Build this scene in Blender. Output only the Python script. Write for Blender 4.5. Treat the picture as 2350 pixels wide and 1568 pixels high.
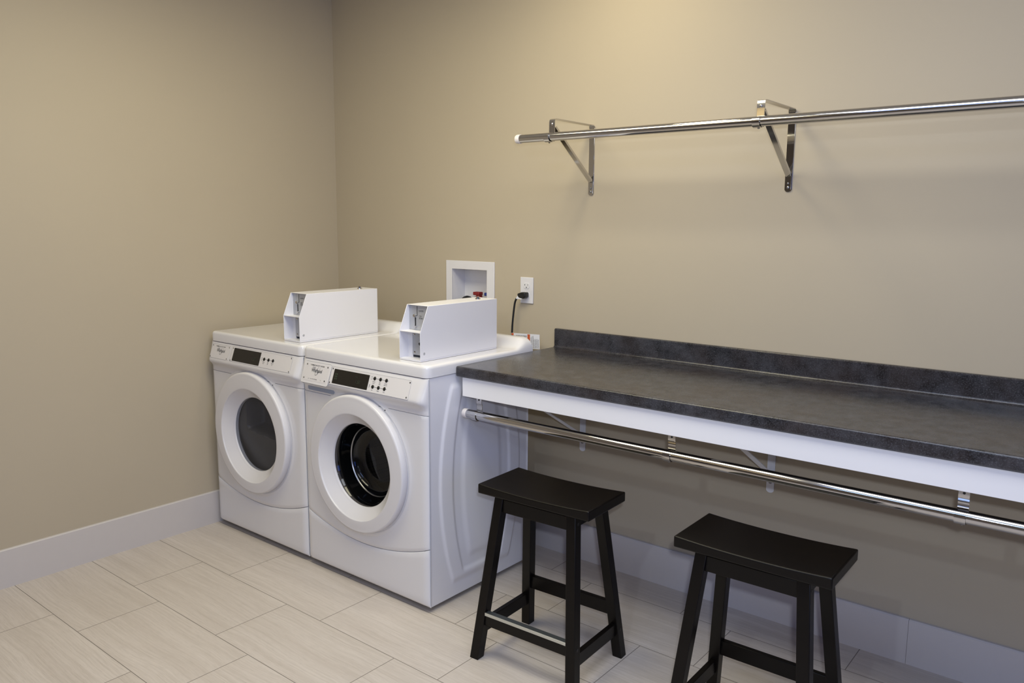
import bpy, bmesh, math, random
from mathutils import Vector, Matrix
random.seed(7)
C = bpy.context.scene.collection
for o in list(bpy.data.objects): bpy.data.objects.remove(o)

# ------------------------------------------------------------------ camera
F, YAW, PITCH, ROLL = 1827.41, 0.6777, -0.1494, 0.0072
CAM = Vector((3.5301, -2.8438, 1.4919))
fwd = Vector((-math.sin(YAW)*math.cos(PITCH), math.cos(YAW)*math.cos(PITCH), math.sin(PITCH)))
rgt = Vector((math.cos(YAW), math.sin(YAW), 0))
upv = rgt.cross(fwd)
r2 = math.cos(ROLL)*rgt + math.sin(ROLL)*upv
u2 = -math.sin(ROLL)*rgt + math.cos(ROLL)*upv
cd = bpy.data.cameras.new('camera'); co = bpy.data.objects.new('camera', cd); C.objects.link(co)
cd.sensor_width = 36; cd.lens = F/2350*36; cd.clip_start = 0.05
co.matrix_world = Matrix(((r2.x, u2.x, -fwd.x, CAM.x), (r2.y, u2.y, -fwd.y, CAM.y), (r2.z, u2.z, -fwd.z, CAM.z), (0, 0, 0, 1)))
sc = bpy.context.scene; sc.camera = co
sc.view_settings.view_transform = 'Standard'; sc.view_settings.look = 'None'
sc.view_settings.exposure = 0.0; sc.view_settings.gamma = 1.0
w = bpy.data.worlds.new('world'); sc.world = w; w.use_nodes = True
w.node_tree.nodes['Background'].inputs[0].default_value = (0.6, 0.65, 0.7, 1)
w.node_tree.nodes['Background'].inputs[1].default_value = 0.0

# ------------------------------------------------------------------ lights
def area(name, loc, target, sx, sy, power, col, spread=180):
    l = bpy.data.lights.new(name, 'AREA'); l.shape = 'RECTANGLE'; l.size = sx; l.size_y = sy
    l.energy = power; l.color = col; l.spread = math.radians(spread)
    o = bpy.data.objects.new(name, l); C.objects.link(o); o.location = loc
    d = (Vector(target)-Vector(loc)).normalized()
    o.rotation_euler = d.to_track_quat('-Z', 'Y').to_euler()
    return o
WARM = (1.0, 0.86, 0.68); COOL = (0.78, 0.87, 1.0)
area('ceiling_lamp_over_machines', (1.5, -1.45, 2.66), (1.5, -1.45, 0), 1.2, 0.9, 29.6, (1.0, 0.929, 0.662))
area('ceiling_lamp_over_counter', (2.9, -1.5, 2.66), (2.9, -1.5, 0), 1.2, 0.9, 22, (0.877, 0.918, 1.0))
area('ceiling_lamp_room', (2.6, -3.2, 2.66), (2.6, -3.2, 0), 1.2, 0.6, 14, (0.321, 0.5, 1.0))
area('ceiling_lamp_room_left', (1.0, -3.8, 2.66), (1.0, -3.8, 0), 1.2, 0.6, 3, (1.0, 0.733, 0.333))
area('ceiling_lamp_wall_wash', (1.9, -0.55, 2.67), (1.8, -0.2, 0), 0.25, 0.25, 5.3, (1.0, 0.887, 0.604))
area('window_daylight', (6.5, -2.6, 1.7), (0, -2.6, 1.2), 1.5, 1.4, 19, (0.067, 0.2, 1.0))
area('flash', (3.58, -2.86, 1.59), (1.9, -0.5, 0.8), 0.04, 0.04, 19, (0.737, 0.816, 1.0))
area('slave_flash', (3.0, -2.84, 2.0), (2.2, -0.3, 1.3), 0.04, 0.04, 5.2, (0.712, 0.827, 1.0))

# ------------------------------------------------------------------ materials
def lin(c): return tuple(((v/255)/12.92 if v/255 <= 0.04045 else ((v/255+0.055)/1.055)**2.4) for v in c) + (1,)
class NT:
    def __init__(s, name):
        s.m = bpy.data.materials.new(name); s.m.use_nodes = True; s.t = s.m.node_tree; s.b = s.t.nodes['Principled BSDF']
    def n(s, typ, **kw):
        x = s.t.nodes.new(typ)
        for k, v in kw.items(): setattr(x, k, v)
        return x
    def l(s, a, b): s.t.links.new(a, b)
    def math(s, op, a, b=None, c=None):
        x = s.n('ShaderNodeMath', operation=op)
        for i, v in enumerate((a, b, c)):
            if v is None: continue
            if isinstance(v, (int, float)): x.inputs[i].default_value = v
            else: s.l(v, x.inputs[i])
        return x.outputs[0]
    def mix(s, f, a, b):
        x = s.n('ShaderNodeMix', data_type='RGBA')
        if isinstance(f, (int, float)): x.inputs[0].default_value = f
        else: s.l(f, x.inputs[0])
        for i, v in ((6, a), (7, b)):
            if isinstance(v, tuple): x.inputs[i].default_value = v
            else: s.l(v, x.inputs[i])
        return x.outputs[2]
    def noise(s, scale, detail=3, vec=None, rough=0.5, dist=0):
        x = s.n('ShaderNodeTexNoise'); x.inputs['Scale'].default_value = scale; x.inputs['Detail'].default_value = detail
        x.inputs['Roughness'].default_value = rough; x.inputs['Distortion'].default_value = dist
        if vec is not None: s.l(vec, x.inputs['Vector'])
        return x.outputs[0]
    def ramp(s, f, a, b):
        x = s.n('ShaderNodeMapRange'); x.inputs[1].default_value = a; x.inputs[2].default_value = b; s.l(f, x.inputs[0]); return x.outputs[0]
    def bump(s, h, strength, dist=0.001):
        x = s.n('ShaderNodeBump'); x.inputs['Strength'].default_value = strength; x.inputs['Distance'].default_value = dist
        s.l(h, x.inputs['Height']); s.l(x.outputs[0], s.b.inputs['Normal'])
def P(name, col, rough=0.5, metal=0.0, coat=0.0, spec=0.5, var=0.03, scale=30, bump=0.0):
    t = NT(name); b = t.b
    g = t.n('ShaderNodeNewGeometry')
    f = t.noise(scale, 4, g.outputs['Position'])
    c = lin(col); d = tuple(v*(1-var) for v in c[:3])+(1,)
    t.l(t.mix(f, c, d), b.inputs['Base Color'])
    b.inputs['Roughness'].default_value = rough; b.inputs['Metallic'].default_value = metal
    b.inputs['Coat Weight'].default_value = coat; b.inputs['Coat Roughness'].default_value = 0.06
    b.inputs['Specular IOR Level'].default_value = spec
    if bump: t.bump(f, bump)
    return t.m
M = {}
def wall_mat():
    t = NT('wall_paint'); g = t.n('ShaderNodeNewGeometry'); p = g.outputs['Position']
    f = t.noise(1.3, 3, p); c = t.mix(f, lin((186, 174, 152)), lin((180, 168, 147)))
    t.l(c, t.b.inputs['Base Color']); t.b.inputs['Roughness'].default_value = 0.62
    t.b.inputs['Specular IOR Level'].default_value = 0.35
    t.bump(t.noise(320, 3, p), 0.12, 0.0006); return t.m
def floor_mat():
    t = NT('floor_tile'); g = t.n('ShaderNodeNewGeometry'); sep = t.n('ShaderNodeSeparateXYZ'); t.l(g.outputs['Position'], sep.inputs[0])
    X, Y = sep.outputs[0], sep.outputs[1]
    Pp = 0.3068; Q = 2*Pp
    v = t.math('DIVIDE', t.math('SUBTRACT', Y, 0.1217), Pp)
    vf = t.math('FLOOR', v)
    odd = t.math('MODULO', t.math('ADD', vf, 107), 2)       # row parity
    off = t.math('ADD', 0.392, t.math('MULTIPLY', odd, 0.206))
    u = t.math('DIVIDE', t.math('SUBTRACT', X, off), Q); uf = t.math('FLOOR', u)
    du = t.math('MULTIPLY', t.math('PINGPONG', t.math('ADD', u, 100), 0.5), Q)
    dv = t.math('MULTIPLY', t.math('PINGPONG', t.math('ADD', v, 100), 0.5), Pp)
    dm = t.math('MINIMUM', du, dv)
    grout = t.math('LESS_THAN', dm, 0.0014)
    cid = t.n('ShaderNodeCombineXYZ'); t.l(uf, cid.inputs[0]); t.l(vf, cid.inputs[1])
    wn = t.n('ShaderNodeTexWhiteNoise', noise_dimensions='2D'); t.l(cid.outputs[0], wn.inputs['Vector'])
    rnd = wn.outputs['Value']
    # wavy streaks along the tile
    cv = t.n('ShaderNodeCombineXYZ')
    t.l(t.math('ADD', X, t.math('MULTIPLY', rnd, 37.0)), cv.inputs[0]); t.l(Y, cv.inputs[1]); t.l(t.math('MULTIPLY', rnd, 11.0), cv.inputs[2])
    warp = t.noise(2.2, 2, cv.outputs[0])
    Yw = t.math('ADD', Y, t.math('MULTIPLY', warp, 0.055))
    def streak(sx, sy, det):
        c2 = t.n('ShaderNodeCombineXYZ')
        t.l(t.math('MULTIPLY', t.math('ADD', X, t.math('MULTIPLY', rnd, 37.0)), sx), c2.inputs[0])
        t.l(t.math('MULTIPLY', Yw, sy), c2.inputs[1]); t.l(t.math('MULTIPLY', rnd, 23.0), c2.inputs[2])
        return t.noise(1.0, det, c2.outputs[0], 0.6)
    s1 = t.ramp(streak(1.2, 14, 4), 0.35, 0.7); s2 = t.ramp(streak(3.0, 150, 5), 0.42, 0.72); s3 = t.ramp(streak(22, 480, 3), 0.5, 0.8)
    base = t.mix(s1, lin((211, 202, 193)), lin((199, 189, 179)))
    base = t.mix(t.math('MULTIPLY', s2, 0.42), base, lin((168, 157, 145)))
    base = t.mix(t.math('MULTIPLY', s3, 0.42), base, lin((150, 140, 130)))
    base = t.mix(t.math('MULTIPLY', rnd, 0.22), base, lin((186, 176, 164)))
    col = t.mix(grout, base, lin((128, 120, 112)))
    t.l(col, t.b.inputs['Base Color'])
    t.l(t.math('ADD', 0.38, t.math('MULTIPLY', grout, 0.4)), t.b.inputs['Roughness'])
    h = t.math('ADD', t.ramp(dm, 0.0, 0.002), t.math('MULTIPLY', s3, -0.12))
    t.bump(h, 0.35, 0.0012); return t.m
def counter_mat():
    t = NT('stone_laminate'); g = t.n('ShaderNodeNewGeometry'); p = g.outputs['Position']
    a = t.ramp(t.noise(22, 6, p, 0.7), 0.36, 0.66); b = t.ramp(t.noise(230, 5, p, 0.75), 0.46, 0.66); c = t.ramp(t.noise(6, 3, p), 0.4, 0.65)
    base = t.mix(a, lin((26, 26, 29)), lin((64, 64, 69)))
    base = t.mix(t.math('MULTIPLY', b, 0.4), base, lin((92, 94, 102)))
    base = t.mix(t.math('MULTIPLY', c, 0.35), base, lin((56, 44, 38)))
    t.l(base, t.b.inputs['Base Color'])
    t.l(t.math('ADD', 0.13, t.math('MULTIPLY', b, 0.22)), t.b.inputs['Roughness'])
    t.b.inputs['Specular IOR Level'].default_value = 0.5
    t.bump(t.noise(330, 4, p, 0.7), 0.35, 0.0006); return t.m
def stool_mat():
    t = NT('espresso_wood'); g = t.n('ShaderNodeTexCoord'); mp = t.n('ShaderNodeMapping'); t.l(g.outputs['Object'], mp.inputs[0]); mp.inputs['Scale'].default_value = (3, 40, 40)
    f = t.noise(1.5, 4, mp.outputs[0])
    t.l(t.mix(f, lin((9, 7, 6)), lin((16, 12, 10))), t.b.inputs['Base Color']); t.b.inputs['Roughness'].default_value = 0.36; t.b.inputs['Specular IOR Level'].default_value = 0.22
    t.bump(f, 0.05); return t.m
def drum_mat():
    t = NT('perforated_drum'); g = t.n('ShaderNodeNewGeometry'); v = t.n('ShaderNodeTexVoronoi'); v.inputs['Scale'].default_value = 95; v.inputs['Randomness'].default_value = 0.0
    t.l(g.outputs['Position'], v.inputs['Vector'])
    f = t.math('LESS_THAN', v.outputs['Distance'], 0.3)
    t.l(t.mix(f, lin((92, 82, 70)), lin((6, 6, 6))), t.b.inputs['Base Color']); t.b.inputs['Metallic'].default_value = 0.7; t.b.inputs['Roughness'].default_value = 0.45
    return t.m
def glass_mat(name, tint, rough=0.03, clear=0.5, trans=(0.4, 0.4, 0.4, 1), ior=1.5):
    m = bpy.data.materials.new(name); m.use_nodes = True; t = m.node_tree; t.nodes.clear()
    out = t.nodes.new('ShaderNodeOutputMaterial'); mx = t.nodes.new('ShaderNodeMixShader'); f0 = ((ior-1)/(ior+1))**2; ge = t.nodes.new('ShaderNodeNewGeometry'); dt = t.nodes.new('ShaderNodeVectorMath'); dt.operation = 'DOT_PRODUCT'
    tr = t.nodes.new('ShaderNodeBsdfTransparent'); gl = t.nodes.new('ShaderNodeBsdfGlossy'); gl.inputs['Roughness'].default_value = rough
    df = t.nodes.new('ShaderNodeBsdfDiffuse'); df.inputs[0].default_value = lin(tint); m2 = t.nodes.new('ShaderNodeMixShader'); m2.inputs[0].default_value = clear
    n = t.nodes.new('ShaderNodeTexNoise'); n.inputs['Scale'].default_value = 4
    mr = t.nodes.new('ShaderNodeMapRange'); mr.inputs[3].default_value = rough; mr.inputs[4].default_value = rough*1.6
    t.links.new(n.outputs[0], mr.inputs[0]); t.links.new(mr.outputs[0], gl.inputs['Roughness'])
    tr.inputs[0].default_value = trans
    t.links.new(df.outputs[0], m2.inputs[1]); t.links.new(tr.outputs[0], m2.inputs[2])
    t.links.new(ge.outputs['Normal'], dt.inputs[0]); t.links.new(ge.outputs['Incoming'], dt.inputs[1])
    def mt(op, a, b=None):
        q = t.nodes.new('ShaderNodeMath'); q.operation = op
        for i, v in enumerate((a, b)):
            if v is None: continue
            if isinstance(v, (int, float)): q.inputs[i].default_value = v
            else: t.links.new(v, q.inputs[i])
        return q.outputs[0]
    fv = mt('ADD', f0, mt('MULTIPLY', 1-f0, mt('POWER', mt('SUBTRACT', 1.0, mt('ABSOLUTE', dt.outputs['Value'])), 5.0)))
    t.links.new(fv, mx.inputs[0]); t.links.new(m2.outputs[0], mx.inputs[1]); t.links.new(gl.outputs[0], mx.inputs[2]); t.links.new(mx.outputs[0], out.inputs[0])
    return m
M['wall'] = wall_mat(); M['floor'] = floor_mat(); M['counter'] = counter_mat(); M['stool'] = stool_mat(); M['drum'] = drum_mat()
M['ceiling'] = P('ceiling_paint', (225, 222, 214), 0.8)
M['trim'] = P('trim_paint', (201, 195, 192), 0.45)
M['enamel'] = P('white_enamel', (226, 225, 228), 0.16, coat=0.6, var=0.01)
M['plastic'] = P('white_plastic', (222, 220, 222), 0.3, var=0.01)
M['plate'] = P('overlay_plate', (220, 217, 218), 0.36, var=0.01)
M['powder'] = P('white_powder_coat', (226, 225, 230), 0.34, var=0.01, bump=0.03, scale=400)
M['apron'] = P('white_painted_board', (234, 233, 235), 0.42, var=0.015)
M['ruststeel'] = P('white_steel', (230, 230, 234), 0.4)
M['chrome'] = P('chrome', (200, 198, 196), 0.07, metal=1.0, var=0.04)
M['satin'] = P('zinc_steel', (150, 150, 152), 0.3, metal=1.0, var=0.1, scale=120)
M['black'] = P('black_plastic', (18, 18, 18), 0.35, var=0.2)
M['gloss_black'] = P('gloss_black', (14, 13, 13), 0.12, var=0.1)
M['button'] = P('black_rubber_button', (12, 12, 12), 0.45)
M['ink'] = P('dark_ink', (70, 72, 76), 0.5)
M['inkblack'] = P('black_ink', (25, 25, 25), 0.5)
M['seam'] = P('dark_seam', (92, 96, 106), 0.6)
M['slot'] = P('recess_shade_grey', (150, 158, 174), 0.5)  # shade of a recess put into the colour
M['coinsteel'] = P('coin_plate_steel', (184, 186, 192), 0.42, metal=0.45, var=0.08, scale=90)
M['digit'] = P('display_digit', (44, 56, 44), 0.4)
M['cap'] = P('white_rubber_cap', (228, 222, 222), 0.4)
M['rubber'] = P('grey_rubber_gasket', (48, 50, 54), 0.4)
M['liner'] = P('grey_liner_plastic', (112, 111, 113), 0.3)
M['red'] = P('red_handle', (128, 26, 28), 0.4); M['blue'] = P('blue_handle', (30, 56, 130), 0.4)
M['brass'] = P('brass', (170, 140, 84), 0.3, metal=1.0)
M['paper'] = P('white_label_paper', (226, 226, 230), 0.5); M['orange'] = P('orange_print', (196, 92, 52), 0.5)
M['strip'] = P('aluminium_strip', (206, 206, 196), 0.38, metal=0.6)
M['strip_top'] = P('aluminium_strip_shaded', (84, 88, 90), 0.4, metal=0.6)  # darker copy of the strip metal, its dim reflection put into the colour
M['glass_w'] = glass_mat('tinted_door_glass', (8, 9, 11), 0.02, 0.65, (0.5, 0.48, 0.46, 1), 1.5)
M['glass_d'] = glass_mat('smoked_door_glass', (52, 50, 49), 0.04, 0.88, (0.66, 0.68, 0.72, 1), 1.4)

# ------------------------------------------------------------------ helpers
OFF = {}
def finish(me, ang=35):
    for p in me.polygons: p.use_smooth = True
    me.set_sharp_from_angle(angle=math.radians(ang))
def obj(name, bm, mat, parent=None, bevel=0, seg=2, ang=35, origin=None, recalc=True):
    """vertices come in world coordinates (or the parent's own, for a parent at the origin)"""
    if recalc: bmesh.ops.recalc_face_normals(bm, faces=bm.faces)
    me = bpy.data.meshes.new(name)
    if parent is not None: off = OFF.get(parent.name, Vector())
    elif origin is not None: off = Vector(origin)
    else:
        xs = [v.co for v in bm.verts]
        off = Vector(((min(v.x for v in xs)+max(v.x for v in xs))/2, (min(v.y for v in xs)+max(v.y for v in xs))/2, min(v.z for v in xs)))
    bmesh.ops.translate(bm, verts=bm.verts, vec=-off)
    bm.to_mesh(me); bm.free(); finish(me, ang)
    mats = mat if isinstance(mat, list) else [mat]
    for m in mats: me.materials.append(m)
    o = bpy.data.objects.new(name, me); C.objects.link(o)
    if parent is not None: o.parent = parent
    else: o.location = off
    OFF[o.name] = off
    if bevel:
        b = o.modifiers.new('bevel', 'BEVEL'); b.width = bevel; b.segments = seg; b.limit_method = 'ANGLE'; b.angle_limit = math.radians(40)
        b.harden_normals = False
    return o
def tag(o, label=None, cat=None, group=None, kind=None):
    if label: o['label'] = label
    if cat: o['category'] = cat
    if group: o['group'] = group
    if kind: o['kind'] = kind
    return o
def thing(name, loc, label, cat, group=None, world=True):
    o = bpy.data.objects.new(name, None); C.objects.link(o); o.empty_display_size = 0.05; o.location = loc
    OFF[o.name] = Vector(loc) if world else Vector()
    return tag(o, label, cat, group)
def box(bm, x0, x1, y0, y1, z0, z1, mi=0):
    vs = [bm.verts.new((x, y, z)) for x in (x0, x1) for y in (y0, y1) for z in (z0, z1)]
    for f in ((0, 1, 3, 2), (4, 6, 7, 5), (0, 4, 5, 1), (2, 3, 7, 6), (0, 2, 6, 4), (1, 5, 7, 3)):
        bm.faces.new([vs[i] for i in f]).material_index = mi
    return vs
def B(*a):
    bm = bmesh.new(); box(bm, *a); return bm
def obox(bm, c, ax, ay, az, sx, sy, sz, mi=0):
    c = Vector(c); ax, ay, az = Vector(ax), Vector(ay), Vector(az)
    vs = [bm.verts.new(c+ax*(i*sx/2)+ay*(j*sy/2)+az*(k*sz/2)) for i in (-1, 1) for j in (-1, 1) for k in (-1, 1)]
    for f in ((0, 1, 3, 2), (4, 6, 7, 5), (0, 4, 5, 1), (2, 3, 7, 6), (0, 2, 6, 4), (1, 5, 7, 3)):
        bm.faces.new([vs[i] for i in f]).material_index = mi
def frame_of(d):
    d = Vector(d).normalized(); a = Vector((0, 0, 1)) if abs(d.z) < 0.9 else Vector((1, 0, 0))
    u = d.cross(a).normalized(); return d, u, d.cross(u).normalized()
def tube(bm, pts, r, n=20, caps=True, mi=0):
    pts = [Vector(p) for p in pts]; rings = []
    prev = None
    for i, p in enumerate(pts):
        d = (pts[min(i+1, len(pts)-1)]-pts[max(i-1, 0)]).normalized()
        if prev is None: _, u, v = frame_of(d)
        else:
            u = (prev-d*prev.dot(d)).normalized(); v = d.cross(u)
        prev = u
        rr = r[i] if isinstance(r, (list, tuple)) else r
        rings.append([bm.verts.new(p+u*math.cos(2*math.pi*k/n)*rr+v*math.sin(2*math.pi*k/n)*rr) for k in range(n)])
    for a, b in zip(rings, rings[1:]):
        for k in range(n): bm.faces.new((a[k], a[(k+1) % n], b[(k+1) % n], b[k])).material_index = mi
    if caps:
        bm.faces.new(rings[0][::-1]).material_index = mi; bm.faces.new(rings[-1]).material_index = mi
def lathe_y(bm, prof, cx, cz, n=96, mi=0):
    """profile of (radius, y) turned about an axis along y through (cx, cz)"""
    rings = []
    for r, y in prof:
        if r < 1e-6: rings.append([bm.verts.new((cx, y, cz))])
        else: rings.append([bm.verts.new((cx+r*math.cos(2*math.pi*k/n), y, cz+r*math.sin(2*math.pi*k/n))) for k in range(n)])
    for a, b in zip(rings, rings[1:]):
        for k in range(n):
            k2 = (k+1) % n
            if len(a) == 1: f = (a[0], b[k], b[k2])
            elif len(b) == 1: f = (a[k], a[k2], b[0])
            else: f = (a[k], a[k2], b[k2], b[k])
            bm.faces.new(f).material_index = mi
def dome(bm, c, d, r, h, n=14, mi=0):
    """a screw head: low dome of radius r and height h on point c facing d"""
    d, u, v = frame_of(d); c = Vector(c); rings = []
    for q in (0.0, 0.35, 0.7, 0.9):
        rr = r*math.cos(q*math.pi/2) if q else r; hh = h*math.sin(q*math.pi/2)
        rings.append([bm.verts.new(c+d*hh+u*rr*math.cos(2*math.pi*k/n)+v*rr*math.sin(2*math.pi*k/n)) for k in range(n)])
    for a, b in zip(rings, rings[1:]):
        for k in range(n): bm.faces.new((a[k], a[(k+1) % n], b[(k+1) % n], b[k])).material_index = mi
    bm.faces.new(rings[-1])
def ribbon(bm, path, x0, x1, th, mi=0):
    """a flat strap of width x0..x1 and thickness th following a (y, z) path"""
    P2 = [Vector((0, a, b)) for a, b in path]; L = []
    for i, p in enumerate(P2):
        d = (P2[min(i+1, len(P2)-1)]-P2[max(i-1, 0)]).normalized(); n = Vector((0, -d.z, d.y))
        L.append([bm.verts.new((x, (p+n*s).y, (p+n*s).z)) for x, s in ((x0, -th/2), (x1, -th/2), (x1, th/2), (x0, th/2))])
    for a, b in zip(L, L[1:]):
        for k in range(4): bm.faces.new((a[k], a[(k+1) % 4], b[(k+1) % 4], b[k])).material_index = mi
    bm.faces.new(L[0][::-1]); bm.faces.new(L[-1])
def plate(bm, O, ex, ey, pts, th, mi=0):
    """a flat prism: outline pts (2-D) in the plane O, ex, ey and thickness th along ex x ey"""
    ex, ey = Vector(ex).normalized(), Vector(ey).normalized(); n = ex.cross(ey); O = Vector(O)
    a = [bm.verts.new(O+ex*x+ey*y) for x, y in pts]; b = [bm.verts.new(O+ex*x+ey*y+n*th) for x, y in pts]
    bm.faces.new(a[::-1]).material_index = mi; bm.faces.new(b).material_index = mi
    k = len(pts)
    for i in range(k): bm.faces.new((a[i], a[(i+1) % k], b[(i+1) % k], b[i])).material_index = mi
def rrect(x0, x1, y0, y1, r, n=5):
    out = []
    for cx, cy, a0 in ((x1-r, y1-r, 0), (x0+r, y1-r, 90), (x0+r, y0+r, 180), (x1-r, y0+r, 270)):
        for i in range(n+1):
            a = math.radians(a0+90*i/n); out.append((cx+r*math.cos(a), cy+r*math.sin(a)))
    return out
def circ(cx, cy, r, n=20): return [(cx+r*math.cos(2*math.pi*k/n), cy+r*math.sin(2*math.pi*k/n)) for k in range(n)]
def text(name, body, size, mat, parent, O, ex, ey, sx=1.0, align='LEFT', th=0.0002, shear=0.0, bold=0.0):
    cu = bpy.data.curves.new(name, 'FONT'); cu.body = body; cu.size = size; cu.align_x = align; cu.extrude = 0; cu.shear = shear; cu.offset = bold
    cu.resolution_u = 3
    t = bpy.data.objects.new('tmp', cu); C.objects.link(t); dg = bpy.context.evaluated_depsgraph_get()
    me = bpy.data.meshes.new_from_object(t.evaluated_get(dg)); bpy.data.objects.remove(t)
    ex, ey = Vector(ex).normalized(), Vector(ey).normalized(); n = ex.cross(ey); O = Vector(O)
    bm = bmesh.new(); bm.from_mesh(me)
    for v in bm.verts: v.co = O+ex*(v.co.x*sx)+ey*v.co.y+n*th
    return obj(name, bm, mat, parent, recalc=False)

# ------------------------------------------------------------------ the room
XR, YF, ZC = 6.6, -6.5, 2.7
def structure(name, bm, mat, **k): return tag(obj(name, bm, mat, **k), kind='structure')
structure('floor', B(-0.15, XR+0.15, YF-0.15, 0.15, -0.1, 0), M['floor'])
structure('ceiling', B(-0.15, XR+0.15, YF-0.15, 0.15, ZC, ZC+0.1), M['ceiling'])
structure('wall_left', B(-0.15, 0, YF, 0.0, 0, ZC), M['wall'])
structure('wall_right', B(XR, XR+0.15, YF, 0.0, 0, ZC), M['wall'])
structure('wall_front', B(-0.15, XR+0.15, YF-0.15, YF, 0, ZC), M['wall'])
# back wall with the opening for the plumbing box
bx0, bx1, bz0, bz1 = 0.864, 1.094, 1.045, 1.268
bm = bmesh.new()
box(bm, -0.15, bx0, 0, 0.15, 0, ZC); box(bm, bx1, XR+0.15, 0, 0.15, 0, ZC); box(bm, bx0, bx1, 0, 0.15, 0, bz0); box(bm, bx0, bx1, 0, 0.15, bz1, ZC)
structure('wall_back', bm, M['wall'])
bm = bmesh.new()
def base_profile(h, t): return [(0, 0), (t, 0), (t, h-0.004), (t-0.004, h), (0, h)]
def base_run(bm, a, b, axis):
    prof = base_profile(0.1615, 0.014)
    if axis == 'x': A = [bm.verts.new((a, -p, z)) for p, z in prof]; D = [bm.verts.new((b, -p, z)) for p, z in prof]
    else: A = [bm.verts.new((p, a, z)) for p, z in prof]; D = [bm.verts.new((p, b, z)) for p, z in prof]
    n = len(prof); bm.faces.new(A); bm.faces.new(D[::-1])
    for i in range(n): bm.faces.new((A[i], A[(i+1) % n], D[(i+1) % n], D[i]))
base_run(bm, 0.014, 2.9945, 'x'); base_run(bm, 2.9955, XR, 'x')
structure('baseboard_back', bm, M['trim'])
bm = bmesh.new(); base_run(bm, YF, 0.0, 'y'); structure('baseboard_left', bm, M['trim'])

# ------------------------------------------------------------------ laundry machines
FA = Vector((0, -0.806, 0.918)); FB = Vector((0, -0.833, 0.84))
FT = (FB-FA).normalized(); FN = Vector((0, FT.z, -FT.y))     # face runs down along FT, looks along FN
if FN.y > 0: FN = -FN
EX = Vector((1, 0, 0)); EU = -FT
def fpt(x, s, out=0.0): return FA+EX*x+FT*s+FN*out
def xsamples(x0, x1, r=0.035, n=44):
    a = [x0+r*(1-math.cos(i/8*math.pi/2)) for i in range(8)]
    mid = [x0+r+(x1-x0-2*r)*i/n for i in range(n+1)]
    return a+mid+[x0+x1-v for v in a[::-1]]
def skin(x0, x1, rows, yb=-0.797, r=0.034, hole=None, rt=None):
    """front moulding: rows of (z or z(x), depth); ends round back to the cabinet"""
    bm = bmesh.new(); G = []
    xs = xsamples(x0, x1, r)
    for z, d in rows:
        R = []
        for x in xs:
            e = min(x-x0, x1-x); s = 1.0 if e >= r else math.sqrt(max(0, 1-((r-e)/r)**2))
            dd = d(x) if callable(d) else d
            R.append(bm.verts.new((x, yb-dd*s, z(x) if callable(z) else z)))
        G.append(R)
    for a, b in zip(G, G[1:]):
        for i in range(len(a)-1):
            if hole:
                c = (a[i].co+a[i+1].co+b[i].co+b[i+1].co)/4
                if math.hypot(c.x-hole[0], c.z-hole[1]) < hole[2]: continue
            bm.faces.new((a[i], a[i+1], b[i+1], b[i]))
    loose = [v for v in bm.verts if not v.link_faces]
    for v in loose: bm.verts.remove(v)
    return bm
def sstep(a, b, x):
    t = max(0, min(1, (x-a)/(b-a))); return t*t*(3-2*t)
def make_lid(x0, x1):
    y0, y1 = -0.808, -0.172; zb, zt = 0.920, 0.9655; rc, re = 0.026, 0.013
    cx, cy = (x0+x1)/2, (y0+y1)/2; hx, hy = (x1-x0)/2, (y1-y0)/2
    def dens(n, h):
        e = [re*(i/6)**1.3 for i in range(6)]
        e += [re+(0.05-re)*i/5 for i in range(1, 6)]
        m = [0.05+(2*h-0.1)*i/n for i in range(1, n)]
        return e+m+[2*h-v for v in e[::-1]]
    X = [x0+v for v in dens(26, hx)]; Y = [y0+v for v in dens(40, hy)]
    bm = bmesh.new(); G = []
    for y in Y:
        R = []
        for x in X:
            dx, dy = abs(x-cx)-(hx-rc), abs(y-cy)-(hy-rc)
            px, py = x, y
            if dx > 0 and dy > 0 and y < cy:
                L = math.hypot(dx, dy)
                # squash the square corner on to a round one
                m = max(dx, dy); f = m/L
                px = cx+math.copysign(hx-rc+dx*f, x-cx); py = cy+math.copysign(hy-rc+dy*f, y-cy)
                dist = rc-m
            else: dist = min(hx-abs(x-cx), hy-abs(y-cy))
            e = min(dist, re); drop = re-math.sqrt(max(0, re*re-(re-e)**2))
            bump = 0.041*sstep(-0.285, -0.205, y)
            ex = min(x-x0, x1-x); rr = 0.052
            k = 1.0 if ex > rr else math.sqrt(max(0, 1-((rr-ex)/rr)**2))
            z = zt+bump*k-drop
            R.append(bm.verts.new((px, py, z)))
        G.append(R)
    for a, b in zip(G, G[1:]):
        for i in range(len(a)-1): bm.faces.new((a[i], a[i+1], b[i+1], b[i]))
    ring = G[0]+[r[-1] for r in G[1:]]+G[-1][::-1][1:]+[r[0] for r in G[::-1][1:-1]]
    low = [bm.verts.new((v.co.x, v.co.y, zb)) for v in ring]; n = len(ring)
    for i in range(n): bm.faces.new((ring[i], ring[(i+1) % n], low[(i+1) % n], low[i]))
    inn = [bm.verts.new((cx+(v.co.x-cx)*0.97, cy+(v.co.y-cy)*0.97, zb)) for v in low]
    for i in range(n): bm.faces.new((low[i], low[(i+1) % n], inn[(i+1) % n], inn[i]))
    return bm
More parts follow.
